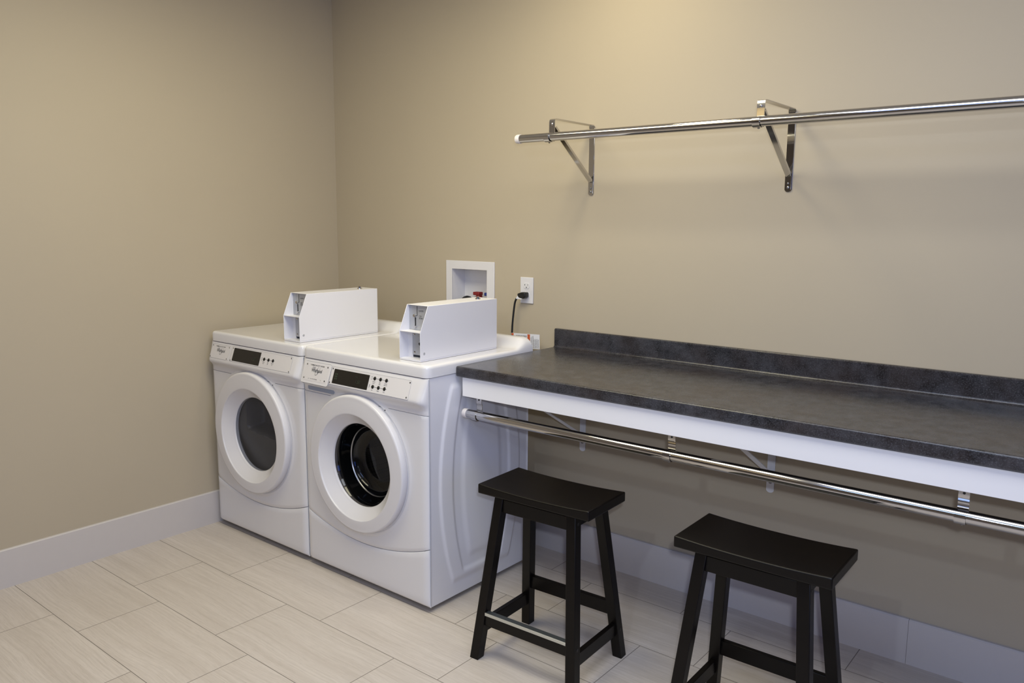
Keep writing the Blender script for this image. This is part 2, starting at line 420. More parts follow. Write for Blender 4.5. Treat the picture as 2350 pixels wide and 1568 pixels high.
def emboss(y, z):
    """height of the pressed pattern on a cabinet side, metres"""
    t = (z-0.485)/0.40; b = max(0, 1-t*t); yc = -0.50
    u = abs(y-yc)
    e1 = 0.172+0.070*b; e2 = 0.105+0.066*b; e3 = 0.052+0.062*b
    vert = sstep(0.07, 0.10, z)*(1-sstep(0.86, 0.885, z))
    h = 0
    h += 0.0065*(1-sstep(e1-0.006, e1+0.006, u))
    h -= 0.0055*(1-sstep(e2-0.008, e2+0.008, u))*sstep(0.105, 0.125, z)
    h += 0.0045*(1-sstep(e3-0.016, e3+0.016, u))*sstep(0.15, 0.185, z)*(1-sstep(0.80, 0.84, z))
    return h*vert
def side_panel(x, sgn, pattern=True):
    bm = bmesh.new(); ny, nz = (120, 150) if pattern else (2, 2); G = []
    for j in range(nz+1):
        z = 0.021+(0.918-0.021)*j/nz
        G.append([bm.verts.new((x+(sgn*(emboss(-0.797+0.597*i/ny, z)-0.004) if pattern else 0), -0.797+0.597*i/ny, z)) for i in range(ny+1)])
    if pattern:
        for R in G:
            for i in (0, ny): R[i].co.x = x
    for a, b in zip(G, G[1:]):
        for i in range(len(a)-1): bm.faces.new((a[i], a[i+1], b[i+1], b[i]))
    # folded edges towards the inside of the cabinet
    for col in ([R[0] for R in G], [R[-1] for R in G], G[0]):
        d = [bm.verts.new((v.co.x-sgn*0.02, v.co.y, v.co.z)) for v in col]
        for i in range(len(col)-1): bm.faces.new((col[i], col[i+1], d[i+1], d[i]))
    return bm
def logo(parent, x, s, k=1.0):
    O = fpt(x, s, 0.0007)
    r = thing_part = text('brand_lettering', 'Whirlpool', 0.0205*k, M['ink'], parent, O, EX, EU, sx=0.80, bold=0.0005)
    bm = bmesh.new()                                             # the swoosh ring round the lettering
    ca, sa = math.cos(math.radians(62)), math.sin(math.radians(62)); prev = None
    for i in range(41):
        a = math.radians(40+300*i/40); w_ = 0.00035+0.00045*math.sin(math.pi*i/40)
        pts = []
        for rr in (-w_, w_):
            px, py = (0.0205*k+rr)*math.cos(a), (0.0085*k+rr)*math.sin(a)
            pts.append(bm.verts.new(O+EX*(0.040*k+px*ca-py*sa)+EU*(0.006*k+px*sa+py*ca)+FN*0.0003))
        if prev: bm.faces.new((prev[0], prev[1], pts[1], pts[0]))
        prev = pts
    obj('brand_ring', bm, M['ink'], parent, recalc=False)

def machine(name, x0, x1, label, washer):
    xc = (x0+x1)/2
    root = thing(name, (xc, -0.5, 0), label, 'washing machine' if washer else 'dryer')
    # cabinet shell: sides, back, floor pan
    bm = bmesh.new(); box(bm, x0+0.016, x1-0.016, -0.215, -0.205, 0.03, 0.915); box(bm, x0+0.016, x1-0.016, -0.785, -0.215, 0.03, 0.04)
    box(bm, x0+0.012, x0+0.016, -0.79, -0.205, 0.03, 0.915); box(bm, x1-0.02, x1-0.016, -0.79, -0.205, 0.03, 0.915)
    box(bm, x0+0.016, x1-0.02, -0.79, -0.215, 0.905, 0.915)
    obj('cabinet', bm, M['powder'], root)
    obj('side_panel', side_panel(x1, 1), M['powder'], root, ang=60)
    obj('side_panel', side_panel(x0, -1, False), M['enamel'], root)
    obj('lid', make_lid(x0, x1), M['enamel'], root, ang=50)
    dcx, dcz, R = xc-0.012, 0.526, 0.281
    hole = (dcx, dcz, 0.245)
    # console moulding
    d0 = 0.014
    rows = [(0.9165, 0.0), (0.9165, 0.008)]
    for i in range(1, 8):
        z = 0.9165-i*(0.9165-0.838)/7; rows.append((z, 0.009+(0.918-z)*0.346))
    rows += [(0.832, 0.0375), (0.826, 0.0368), (0.821, 0.0335), (0.817, 0.029), (0.812, 0.0235), (0.807, 0.019), (0.800, 0.0158), (0.796, d0), (0.7905, d0), (0.782, d0)]
    rows += [(0.7785, d0-0.001), (0.7785, 0.0)]
    con = obj('console', skin(x0, x1-0.0012, rows, hole=hole), M['plastic'], root, ang=50)
    # main front with the round opening
    seam = lambda x: 0.188+0.066*((x-xc)/0.36)**2
    rows = [(0.7763, 0.0), (0.7763, d0-0.001)]
    for i in range(36):
        f = i/35; rows.append(((lambda f: (lambda x: 0.7755*(1-f)+(seam(x)+0.0025)*f))(f), d0))
    rows += [(lambda x: seam(x)+0.0012, d0-0.0012), (lambda x: seam(x)+0.0012, 0.0)]
    obj('front_panel', skin(x0, x1-0.0012, rows, hole=hole), M['enamel'], root, ang=50)
    # kick panel, curling under at the floor
    rows = [(lambda x: seam(x)-0.0012, 0.0), (lambda x: seam(x)-0.0012, d0-0.0005), (lambda x: seam(x)-0.0030, d0+0.001)]
    for i in range(1, 9):
        f = i/8; rows.append(((lambda f: (lambda x: (seam(x)-0.0030)*(1-f)+0.038*f))(f), d0+0.001))
    rows += [(0.032, d0-0.001), (0.027, d0-0.005), (0.024, d0-0.010), (0.024, 0.0)]
    obj('kick_panel', skin(x0+0.001, x1-0.001, rows), M['enamel'], root, ang=50)
    # seam filler behind the gaps
    bm = skin(x0+0.003, x1-0.003, [(0.916, 0.002), (0.80, 0.003), (0.7, 0.004), (0.5, 0.004), (0.3, 0.004), (0.05, 0.002)], hole=hole)
    box(bm, x1-0.004, x1-0.0007, -0.7985, -0.7972, 0.03, 0.914, 1)
    obj('front_frame', bm, [M['seam'], M['slot']], root)
    # raised rim pressed round the door
    bm = bmesh.new(); yF = -0.811
    lathe_y(bm, [(0.306, yF+0.0008), (0.299, yF-0.0004), (0.292, yF-0.0018), (0.2875, yF-0.0022), (0.2850, yF-0.0010), (0.2845, yF+0.02)], dcx, dcz)
    obj('door_surround', bm, M['enamel'], root, ang=50)
    bm = bmesh.new(); lathe_y(bm, [(0.288, yF+0.004), (0.20, yF+0.004)], dcx, dcz); obj('door_gap_shade', bm, M['black'], root)  # black ring standing in for the shade in the gap round the door
    # door ring
    yd = -0.844
    door = bmesh.new()
    prof = [(R-0.006, yF+0.002), (R, yF-0.004), (R, yd+0.008), (R-0.0002, yd+0.0062), (R-0.0012, yd+0.0036), (R-0.0032, yd+0.0014), (R-0.0060, yd+0.0003), (R-0.0085, yd), (R-0.012, yd), (0.2605, yd-0.0002), (0.250, yd-0.0010), (0.2225, yd-0.0012), (0.2195, yd-0.0011), (0.2182, yd-0.0004), (0.2172, yd+0.0008)]
    n = 96; rings = []
    prof += [(0.2165, yd+0.0022), (0.2155, yd+0.0036), (0.2130, yd+0.0062), (0.1815, yd+0.0353), (0.178, yd+0.0385), (0.1745, yd+0.0405), (0.172, yd+0.046), (0.172, yd+0.06)]
    for i, (r, y) in enumerate(prof):
        f = sstep(0.281, 0.216, r) if r < 0.281 else 0; f = max(0, min(1, (0.281-r)/0.065))
        cx, cz = dcx-0.004*f, dcz-0.014*f
        rings.append([door.verts.new((cx+r*math.cos(2*math.pi*k/n), y, cz+r*math.sin(2*math.pi*k/n))) for k in range(n)])
    for a, b in zip(rings, rings[1:]):
        for k in range(n): door.faces.new((a[k], a[(k+1) % n], b[(k+1) % n], b[k]))
    dr = obj('door', door, M['plastic'], root, ang=50)
    gx, gz = dcx-0.004, dcz-0.014
    obj('door_latch', B(dcx+0.152, dcx+0.162, yF-0.0025, yF+0.01, dcz+0.238, dcz+0.246), M['black'], dr, bevel=0.003)
    if washer:
        bm = bmesh.new()
        lathe_y(bm, [(0.1725, yd+0.047), (0.168, yd+0.052), (0.162, yd+0.075), (0.150, yd+0.115), (0.141, yd+0.135), (0.128, yd+0.146), (0.09, yd+0.150), (0.04, yd+0.151), (0, yd+0.151)], gx, gz)
        obj('door_glass', bm, M['glass_w'], dr)
        bm = bmesh.new(); lathe_y(bm, [(0.171, yd+0.05), (0.1735, yd+0.053), (0.19, yd+0.07), (0.20, yd+0.13), (0.205, yd+0.18), (0.165, yd+0.185), (0.162, yd+0.20), (0.18, yd+0.21)], gx, gz)
        obj('door_gasket', bm, M['rubber'], root, ang=60)
        bm = bmesh.new(); lathe_y(bm, [(0.18, yd+0.20), (0.24, yd+0.205), (0.25, yd+0.22), (0.25, -0.31), (0.235, -0.29), (0.1, -0.28), (0, -0.28)], gx, gz)
        for q in range(3):
            a = math.radians(70+120*q); c = Vector((gx+0.235*math.cos(a), -0.45, gz+0.235*math.sin(a)))
            obox(bm, c, (math.cos(a), 0, math.sin(a)), (0, 1, 0), (-math.sin(a), 0, math.cos(a)), 0.05, 0.26, 0.045)
        obj('drum', bm, M['drum'], root, ang=50)
        bm = bmesh.new(); lathe_y(bm, [(0.1485, yd+0.112), (0.1468, yd+0.1135), (0.1452, yd+0.1165)], gx, gz); obj('glass_rim', bm, M['satin'], dr)
    else:
        bm = bmesh.new(); lathe_y(bm, [(0.1725, yd+0.046), (0.10, yd+0.0455), (0, yd+0.045)], gx, gz); obj('door_glass', bm, M['glass_d'], dr)
        # moulded inner liner: deep upper pocket over a sloping ledge
        bm = bmesh.new(); NX, NZ = 60, 60; G = []
        for j in range(NZ+1):
            Rr = []
            for i in range(NX+1):
                x = gx-0.18+0.36*i/NX; z = gz-0.18+0.36*j/NZ
                u = x-(gx-0.098); v = z-(gz+0.005-0.10*(x-gx)*0.6)
                px = sstep(-0.012, 0.012, u); pz = sstep(-0.012, 0.014, v)
                dep = 0.012+0.085*px*pz+0.014*(1-pz)*sstep(0.0, 0.16, -v)
                Rr.append(bm.verts.new((x, yd+0.052+dep, z)))
            G.append(Rr)
        for a, b in zip(G, G[1:]):
            for i in range(NX): bm.faces.new((a[i], a[i+1], b[i+1], b[i]))
        obj('door_liner', bm, M['liner'], dr, ang=50)
    # control overlay and its fittings: (x, s) on the sloping face
    def pl(nm, xa, xb, sa, sb, mat, th=0.0006, r=0.004, par=con, out=0.0):
        bm = bmesh.new(); plate(bm, fpt(0, 0, out), EX, EU, [(a, b) for a, b in rrect(xa, xb, -sb, -sa, r)], th); return obj(nm, bm, mat, par)
    def screws(pts, par=con):
        for x, s in pts:
            bm = bmesh.new(); dome(bm, fpt(x, s, 0.0006), FN, 0.0036, 0.0016); sw = obj('screw', bm, M['satin'], par)
            bm = bmesh.new(); dome(bm, fpt(x, s, 0.0019), FN, 0.0014, 0.0004, 6); obj('screw_socket', bm, M['inkblack'], par)
    def frame_line(xa, xb, sa, sb, r=0.004, wd=0.0005, mat=None, par=con, out=0.0009):
        bm = bmesh.new(); o_ = rrect(xa, xb, -sb, -sa, r); i_ = rrect(xa+wd, xb-wd, -sb+wd, -sa-wd, max(r-wd, 0.0005)); n = len(o_)
        A = [bm.verts.new(fpt(x, -y, out)) for x, y in o_]; D = [bm.verts.new(fpt(x, -y, out)) for x, y in i_]
        for k in range(n): bm.faces.new((A[k], A[(k+1) % n], D[(k+1) % n], D[k]))
        return obj('panel_outline', bm, mat or M['seam'], par)
    if washer:
        dw = pl('dispenser_drawer', 0.7785, 0.9535, 0.0125, 0.103, M['plastic'], th=0.0022, r=0.009, par=root, out=0.0003)
        frame_line(0.7775, 0.9548, 0.0115, 0.104, 0.0095, 0.0010, par=dw, out=0.0012)
        pl('badge_plate', 0.787, 0.9445, 0.018, 0.092, M['plate'], th=0.0005, r=0.004, par=dw, out=0.0025)
        screws([(0.7985, 0.0245), (0.9335, 0.0252), (0.7955, 0.0825), (0.9310, 0.0828)], dw)
        for ch in dw.children:
            pass
        logo(dw, 0.8340, 0.0530, 1.0)
        text('badge_lettering', 'CWD', 0.0085, M['ink'], dw, fpt(0.837, 0.0378, 0.0034), EX, EU)
        text('badge_lettering', 'COMMERCIAL DUTY WASHER', 0.0068, M['inkblack'], dw, fpt(0.8215, 0.0275, 0.0034), EX, EU, sx=0.98, bold=0.0001)
        text('badge_lettering', 'PULL FOR DISPENSER', 0.0052, M['ink'], dw, fpt(0.8365, 0.0845, 0.0034), EX, EU, sx=0.92)
        for xx in (0.826, 0.905):
            bm = bmesh.new(); plate(bm, fpt(0, 0, 0.0033), EX, EU, [(xx-0.003, -0.081), (xx, -0.084), (xx+0.003, -0.081), (xx, -0.0855)], 0.0002); obj('badge_arrow', bm, M['ink'], dw)
        for o in dw.children:
            if o.name.startswith(('brand', 'screw')):
                o.data.transform(Matrix.Translation(FN*0.0027))
        # finger slot below the drawer: flat plate, recess shade put into its grey
        bm = bmesh.new(); yb = -0.8125
        plate(bm, (0, yb, 0), EX, (0, 0, 1), rrect(0.793, 0.963, 0.7865, 0.8075, 0.0085), 0.0020)
        sl = obj('finger_slot', bm, M['slot'], con)
        pl('control_overlay', 0.956, 1.4185, 0.0150, 0.089, M['plate'])
        frame_line(0.956, 1.4185, 0.0150, 0.089)
        scr = [(0.9638, 0.0243), (0.9612, 0.0818), (1.4115, 0.0235), (1.4085, 0.0808)]
        disp = (0.9745, 1.1878, 0.0238, 0.083); bt = [(1.2185, 0.0329), (1.2515, 0.0329), (1.285, 0.0328), (1.217, 0.0660), (1.250, 0.0658), (1.2836, 0.0656)]
        lab = ['NORMAL\nHEAVY', 'PERM\nPRESS', 'COLORS\nDELICATE', 'HOT', 'WARM', 'COLD']; dx = 1.113; ds = 0.066
    else:
        bm = pl('badge_plate', 0.0600, 0.2155, 0.0110, 0.079, M['plate']); frame_line(0.0600, 0.2155, 0.0110, 0.079)
        logo(con, 0.1075, 0.0460, 0.98)
        text('badge_lettering', 'CWD', 0.0080, M['ink'], con, fpt(0.110, 0.0322, 0.0008), EX, EU)
        text('badge_lettering', 'COMMERCIAL DUTY DRYER', 0.0066, M['inkblack'], con, fpt(0.093, 0.0225, 0.0008), EX, EU, sx=0.95, bold=0.0001)
        scr = [(0.0690, 0.0185), (0.2035, 0.0185), (0.0655, 0.0725), (0.2025, 0.0725), (0.2365, 0.0165), (0.2345, 0.0735), (0.6800, 0.0150), (0.6820, 0.0735)]
        pl('control_overlay', 0.2265, 0.6905, 0.0085, 0.079, M['plate']); frame_line(0.2265, 0.6905, 0.0085, 0.079)
        disp = (0.2465, 0.4588, 0.0140, 0.0745); bt = [(0.4895, 0.0407), (0.5222, 0.0407), (0.5552, 0.0405)]
        lab = ['NORMAL\nHIGH', 'PERM\nMED', 'DELICATE\nLOW']; dx = 0.3995; ds = 0.0565
    screws(scr)
    ds_ = pl('display_window', *disp, M['gloss_black'], th=0.0008, r=0.0015, out=0.0005)
    text('display_digits', '1.50', 0.021, M['digit'], ds_, fpt(dx, ds, 0.0015), EX, EU, sx=0.8)
    text('display_digits', 'PRICE', 0.0052, M['digit'], ds_, fpt(dx-0.004, ds-0.0235, 0.0015), EX, EU)
    if washer:
        bm = bmesh.new()
        for r_ in range(3):
            for c_ in range(2): plate(bm, fpt(0, 0, 0.0014), EX, EU, rrect(0.9845+c_*0.009, 0.9915+c_*0.009, -0.066+r_*0.0095, -0.059+r_*0.0095, 0.001, 2), 0.0002)
        obj('display_icon', bm, M['digit'], ds_)
    for row in range(2 if washer else 1):
        rb = bt[row*3:row*3+3]
        bm = bmesh.new(); plate(bm, fpt(0, 0, 0.0007), EX, EU, [(rb[0][0]-0.010, -rb[0][1]-0.0006), (rb[2][0]+0.013, -rb[0][1]-0.0006), (rb[2][0]+0.013, -rb[0][1]+0.0006), (rb[0][0]-0.010, -rb[0][1]+0.0006)], 0.0003)
        obj('button_line', bm, M['ink'], con)
        if row == 0:
            frame_line(rb[0][0]-0.0215, rb[0][0]-0.0125, rb[0][1]-0.006, rb[0][1]+0.006, 0.002, 0.0009, M['ink'], out=0.0009)
        else:
            bm = bmesh.new(); plate(bm, fpt(0, 0, 0.0008), EX, EU, rrect(rb[0][0]-0.0205, rb[0][0]-0.0185, -rb[0][1]-0.006, -rb[0][1]+0.008, 0.0009, 3), 0.0002); obj('temperature_mark', bm, M['ink'], con)
    for (x, s), tx in zip(bt, lab):
        bm = bmesh.new(); dome(bm, fpt(x, s, 0.0005), FN, 0.0078, 0.0028, 24); obj('button', bm, M['button'], con)
        for q, line in enumerate(tx.split('\n')):
            text('button_lettering', line, 0.0050, M['inkblack'], con, fpt(x, s+0.0145+0.0062*q, 0.0009), EX, EU, sx=0.8, align='CENTER')
    for fx in (x0+0.06, x1-0.06):
        for fy in (-0.74, -0.26):
            bm = bmesh.new(); tube(bm, [(fx, fy, 0), (fx, fy, 0.012), (fx, fy, 0.012), (fx, fy, 0.031)], [0.018, 0.018, 0.007, 0.007], 16); obj('levelling_foot', bm, M['black'], root)
    return root
machine('dryer', 0.035, 0.7465, 'white front-loading dryer with a smoked grey door window, beside the left wall', False)
machine('washing_machine', 0.7525, 1.494, 'white front-loading washing machine with a see-through drum window, next to the counter end', True)

# ------------------------------------------------------------------ coin boxes
def coin_box(label, x0, x1, group):
    y0, y1 = -0.764, -0.318; z0, zk, z1 = 0.9665, 1.0775, 1.1755; yt = -0.722; th = 0.0022
    root = thing('coin_box', ((x0+x1)/2, (y0+y1)/2, z0), label, 'coin box', group)
    bm = bmesh.new()
    side = [(y0, z0+0.006), (y1, z0+0.006), (y1, z1), (yt, z1), (y0, zk)]
    for xa, xb in ((x0, x0+th), (x1-th, x1)):
        a = [bm.verts.new((xa, y, z)) for y, z in side]; b = [bm.verts.new((xb, y, z)) for y, z in side]
        bm.faces.new(a); bm.faces.new(b[::-1])
        for i in range(5): bm.faces.new((a[i], a[(i+1) % 5], b[(i+1) % 5], b[i]))
    box(bm, x0+th, x1-th, yt+0.001, y1, z1-th, z1); box(bm, x0+th, x1-th, y1-th, y1, z0+0.006, z1-th)
    cs = obj('casing', bm, M['powder'], root, bevel=0.0012)
    obj('base_plate', B(x0+0.001, x1-0.001, y0+0.001, y1-0.001, z0, z0+0.0065), M['powder'], root)
    obj('shelf', B(x0+th, x1-th, y0+0.001, yt+0.06, zk-th, zk), M['powder'], root)
    # coin drop plate, set back in the upper bay
    yp = yt+0.010; xi = x0+th; xo = x1-th
    cp = obj('coin_slide_plate', B(xi+0.001, xo-0.001, yp, yp+0.003, zk+0.001, z1-0.004), M['coinsteel'], root)
    cx = x0+0.036
    obj('coin_slot', B(cx+0.008, cx+0.0105, yp-0.0006, yp, zk+0.055, z1-0.006), M['inkblack'], cp)
    obj('key_slot', B(cx-0.003, cx+0.003, yp-0.0006, yp, zk+0.016, zk+0.048), M['inkblack'], cp)
    bm = bmesh.new(); tube(bm, [(cx, yp, zk+0.056), (cx, yp-0.009, zk+0.056)], [0.0062, 0.0052], 16); obj('return_knob', bm, M['chrome'], cp)
    bm = bmesh.new(); tube(bm, [(cx+0.003, yp, zk+0.013), (cx+0.003, yp-0.008, zk+0.013)], [0.0062, 0.0055], 8); obj('push_bolt', bm, M['chrome'], cp)
    text('plate_lettering', 'QUARTERS', 0.0085, M['inkblack'], cp, (cx+0.018, yp-0.0006, z1-0.026), (1, 0, 0), (0, 0, 1), sx=0.62)
    text('plate_lettering', 'COIN\nRETURN', 0.0085, M['inkblack'], cp, (cx+0.020, yp-0.0006, zk+0.052), (1, 0, 0), (0, 0, 1), sx=0.62)
    # vault door with its lock in the lower bay
    yv = y0+0.040
    vd = obj('vault_door', B(x0+0.030, xo-0.001, yv, yv+0.004, z0+0.016, zk-0.006), M['coinsteel'], root, bevel=0.001)
    obj('vault_frame', B(xi, x0+0.030, yv+0.003, yv+0.005, z0+0.0065, zk-th), M['powder'], root)
    bm = bmesh.new(); lathe_y(bm, [(0.030, yv), (0.029, yv-0.002), (0.026, yv-0.002), (0.013, yv-0.001), (0.0115, yv-0.006), (0, yv-0.006)], x0+0.076, z0+0.062, 32); lk = obj('lock', bm, M['coinsteel'], vd)
    bm = bmesh.new(); lathe_y(bm, [(0.006, yv-0.0064), (0, yv-0.0064)], x0+0.076, z0+0.062, 12); obj('keyhole', bm, M['inkblack'], lk)
    for zz in (z0+0.026, zk-0.014):
        bm = bmesh.new(); dome(bm, (x0+0.041, yv, zz), (0, -1, 0), 0.0055, 0.003); obj('screw', bm, M['chrome'], vd)
    bm = bmesh.new(); dome(bm, (x1, y0+0.020, z0+0.030), (1, 0, 0), 0.0055, 0.0014); obj('screw', bm, M['coinsteel'], cs)
    # lock stud on top
    bm = bmesh.new(); xm = (x0+x1)/2+0.010
    tube(bm, [(xm, -0.385, z1), (xm, -0.385, z1+0.004), (xm, -0.385, z1+0.004), (xm, -0.385, z1+0.010), (xm, -0.385, z1+0.0115)], [0.0115, 0.0105, 0.0075, 0.0065, 0.004], 18)
    obj('top_stud', bm, M['chrome'], cs)
    return root
coin_box('white metal coin box standing on the dryer, nearest the left wall', 0.5635, 0.6775, 'coin boxes on the machines')
coin_box('white metal coin box standing on the washing machine, beside the counter', 1.302, 1.4155, 'coin boxes on the machines')

# ------------------------------------------------------------------ counter
bm = bmesh.new(); XC0, XC1 = 1.4985, 4.9; ys, yf = -0.022, -0.6563
prof = [(0, 1.0265), (-0.004, 1.0285), (-0.018, 1.0285), (ys, 1.0245), (ys, 0.962)]
for i in range(6): a = math.radians(90*i/5); prof.append((ys-0.010*(1-math.cos(a)), 0.957-0.010*math.sin(a)))
prof += [(yf+0.012, 0.947)]
for i in range(1, 6): a = math.radians(90*i/5); prof.append((yf+0.006-0.006*math.sin(a), 0.941+0.006*math.cos(a)))
prof += [(yf, 0.912), (yf+0.003, 0.909), (0, 0.909)]
prof = [(min(y, -0.0015), z) for y, z in prof]
A = [bm.verts.new((XC0, y, z)) for y, z in prof]; D = [bm.verts.new((XC1, y, z)) for y, z in prof]; n = len(prof)
bm.faces.new(A); bm.faces.new(D[::-1])
for i in range(n): bm.faces.new((A[i], A[(i+1) % n], D[(i+1) % n], D[i]))
counter = thing('countertop', (3.2, -0.33, 0.909), 'long dark stone-look laminate countertop with a low backsplash along the back wall', 'countertop')
obj('worktop', bm, M['counter'], counter, ang=30)
obj('apron_board', B(1.519, XC1, -0.6445, -0.6255, 0.8325, 0.909), M['apron'], counter, bevel=0.001)
bm = bmesh.new(); box(bm, 1.519, XC1, -0.6455, -0.6445, 0.9055, 0.909); obj('apron_top_line', bm, M['seam'], counter)  # thin dark strip along the top of the apron

# counter supports: flat steel angle brackets screwed to the wall
def rounded_end(x0, x1, z0, z1, n=8):
    r = (x1-x0)/2; cx = (x0+x1)/2
    return [(x1, z1), (x0, z1)]+[(cx-r*math.cos(math.pi*i/n), z0+r*0.75-r*0.75*math.sin(math.pi*i/n)) for i in range(n+1)]
def support():
    root = thing('counter_bracket', (0, 0, 0), '', 'bracket', 'white brackets carrying the counter', world=False)
    h = 0.0145
    bm = bmesh.new(); plate(bm, (0, -0.0005, 0), (1, 0, 0), (0, 0, 1), rounded_end(-h, h, 0.495, 0.905), 0.003); obj('wall_leg', bm, M['ruststeel'], root)
    obj('top_arm', B(-h, h, -0.60, 0, 0.905, 0.9085), M['ruststeel'], root)
    bm = bmesh.new(); ribbon(bm, [(-0.0035, 0.545), (-0.0045, 0.562), (-0.012, 0.57), (-0.56, 0.889), (-0.572, 0.900), (-0.59, 0.9035)], -h*0.9, h*0.9, 0.003); obj('brace', bm, M['ruststeel'], root)
    for z in (0.535, 0.80):
        bm = bmesh.new(); dome(bm, (0, -0.0035, z), (0, -1, 0), 0.0062, 0.004, 16); obj('screw', bm, M['satin'], root)
    return root
def dup(root, loc, rz=0.0, label=None, group=None):
    def cp(o, par):
        c = o.copy(); C.objects.link(c); c.parent = par
        for ch in list(o.children): cp(ch, c)
        return c
    r = cp(root, None); r.location = loc; r.rotation_euler = (0, 0, rz)
    if label: r['label'] = label
    if group: r['group'] = group
    return r
s0 = support(); s0.location = (1.645, 0, 0); s0['label'] = 'white steel counter bracket on the wall nearest the washing machine'
dup(s0, (2.488, 0, 0), 0, 'white steel counter bracket on the wall above the right-hand stool')

# ------------------------------------------------------------------ hanging rails
def upper_bracket():
    root = thing('rail_bracket', (0, 0, 0), '', 'bracket', 'chrome brackets holding the upper rail', world=False)
    h = 0.013
    bm = bmesh.new(); plate(bm, (0, -0.0005, 0), (1, 0, 0), (0, 0, 1), rounded_end(-h, h, 1.6025, 1.884), 0.0028); obj('wall_leg', bm, M['chrome'], root, bevel=0.0006)
    bm = bmesh.new(); ribbon(bm, [(-0.0020, 1.876), (-0.0035, 1.883), (-0.010, 1.8865), (-0.26, 1.8862), (-0.274, 1.8856), (-0.281, 1.882), (-0.283, 1.875), (-0.2835, 1.80)], -h, h, 0.0028); obj('top_arm', bm, M['chrome'], root)
    yc, zc, R = -0.305, 1.815, 0.0192
    pts = [(-0.2835, 1.86), (-0.2850, 1.83)]
    for i in range(17):
        a = math.radians(0+(-215)*i/16); pts.append((yc+R*math.cos(a), zc+R*math.sin(a)))
    bm = bmesh.new(); ribbon(bm, pts, -h*0.95, h*0.95, 0.0022); obj('hook', bm, M['chrome'], root)
    # U-section brace
    bm = bmesh.new(); a = Vector((0, -0.004, 1.655)); b = Vector((0, -0.276, 1.856)); d = (b-a).normalized(); n = Vector((0, d.z, -d.y)) if d.z > 0 else d
    n = Vector((0, -d.z, d.y)); ex = Vector((1, 0, 0)); L = (b-a).length; m = (a+b)/2
    obox(bm, m, d, ex, n, L, 0.019, 0.0018)
    obox(bm, m+ex*0.0085-n*0.004, d, ex, n, L*0.96, 0.0016, 0.009); obox(bm, m-ex*0.0085-n*0.004, d, ex, n, L*0.96, 0.0016, 0.009)
    obox(bm, Vector((0, -0.0042, 1.636)), (0, 0, 1), ex, (0, 1, 0), 0.05, 0.019, 0.0018)
    obj('brace', bm, M['chrome'], root)
    for z, r in ((1.632, 0.0045), (1.618, 0.0055)):
        bm = bmesh.new(); dome(bm, (0, -0.005, z), (0, -1, 0), r, 0.0035, 14); obj('screw', bm, M['satin'], root)
    bm = bmesh.new(); dome(bm, (0, -0.285, 1.866), (0, -1, 0), 0.005, 0.002, 14); obj('rivet', bm, M['chrome'], root)
    bm = bmesh.new(); dome(bm, (0.004, -0.305, 1.7945), (0, 0, -1), 0.0045, 0.003, 10); obj('clamp_screw', bm, M['satin'], root)
    return root
u0 = upper_bracket(); u0.location = (1.6605, 0, 0); u0['label'] = 'chrome wall bracket under the capped left end of the upper rail'
dup(u0, (2.491, 0, 0), 0, 'chrome wall bracket mid-way along the upper rail, above the counter')
def rail(name, x0, x1, yc, zc, r, label):
    root = thing(name, (x0, yc, zc), label, 'hanging rail')
    bm = bmesh.new(); tube(bm, [(x0+0.018, yc, zc), (x1, yc, zc)], r, 40); obj('tube', bm, M['chrome'], root)
    bm = bmesh.new(); R = r+0.0014; tube(bm, [(x0, yc, zc), (x0+0.0015, yc, zc), (x0+0.005, yc, zc), (x0+0.022, yc, zc)], [R*0.78, R*0.92, R, R], 32); obj('end_cap', bm, M['cap'], root)
    return root
rail('upper_hanging_rail', 1.503, 4.9, -0.305, 1.8155, 0.0163, 'long chrome hanging rail on wall brackets above the counter')
rail('lower_hanging_rail', 1.507, 4.9, -0.622, 0.7615, 0.0172, 'long chrome hanging rail slung beneath the counter')
def sleeve(bm, xa, xb, yc, zc, r):
    tube(bm, [(xa, yc, zc), (xb, yc, zc)], r, 40, caps=True)
def lower_hook():
    root = thing('rail_hook', (0, 0, 0), '', 'hook', 'chrome hooks holding the lower rail', world=False)
    h = 0.013; yc, zc, R = -0.622, 0.7615, 0.0196
    pts = [(-0.6035, 0.905), (-0.6035, 0.815), (-0.6035, 0.806), (-0.6025, 0.802), (-0.6005, 0.796), (-0.600, 0.786), (-0.6015, 0.775)]
    for i in range(17):
        a = math.radians(8-213*i/16); pts.append((yc+R*math.cos(a), zc+R*math.sin(a)))
    bm = bmesh.new(); ribbon(bm, pts, -h, h, 0.0024); obj('strap', bm, M['chrome'], root)
    bm = bmesh.new(); tube(bm, [(0, -0.6045, 0.817), (0, -0.6055, 0.817)], 0.0034, 14); obj('screw_hole', bm, M['inkblack'], root)
    bm = bmesh.new(); dome(bm, (0.003, -0.622, 0.7405), (0, 0, -1), 0.0045, 0.003, 10); obj('clamp_screw', bm, M['satin'], root)
    return root
h0 = lower_hook(); h0.location = (1.568, 0, 0); h0['label'] = 'chrome strap hook at the capped left end of the lower rail'
dup(h0, (2.384, 0, 0), 0, 'chrome strap hook on the lower rail between the two stools')
dup(h0, (3.208, 0, 0), 0, 'chrome strap hook on the lower rail at the right of the picture')

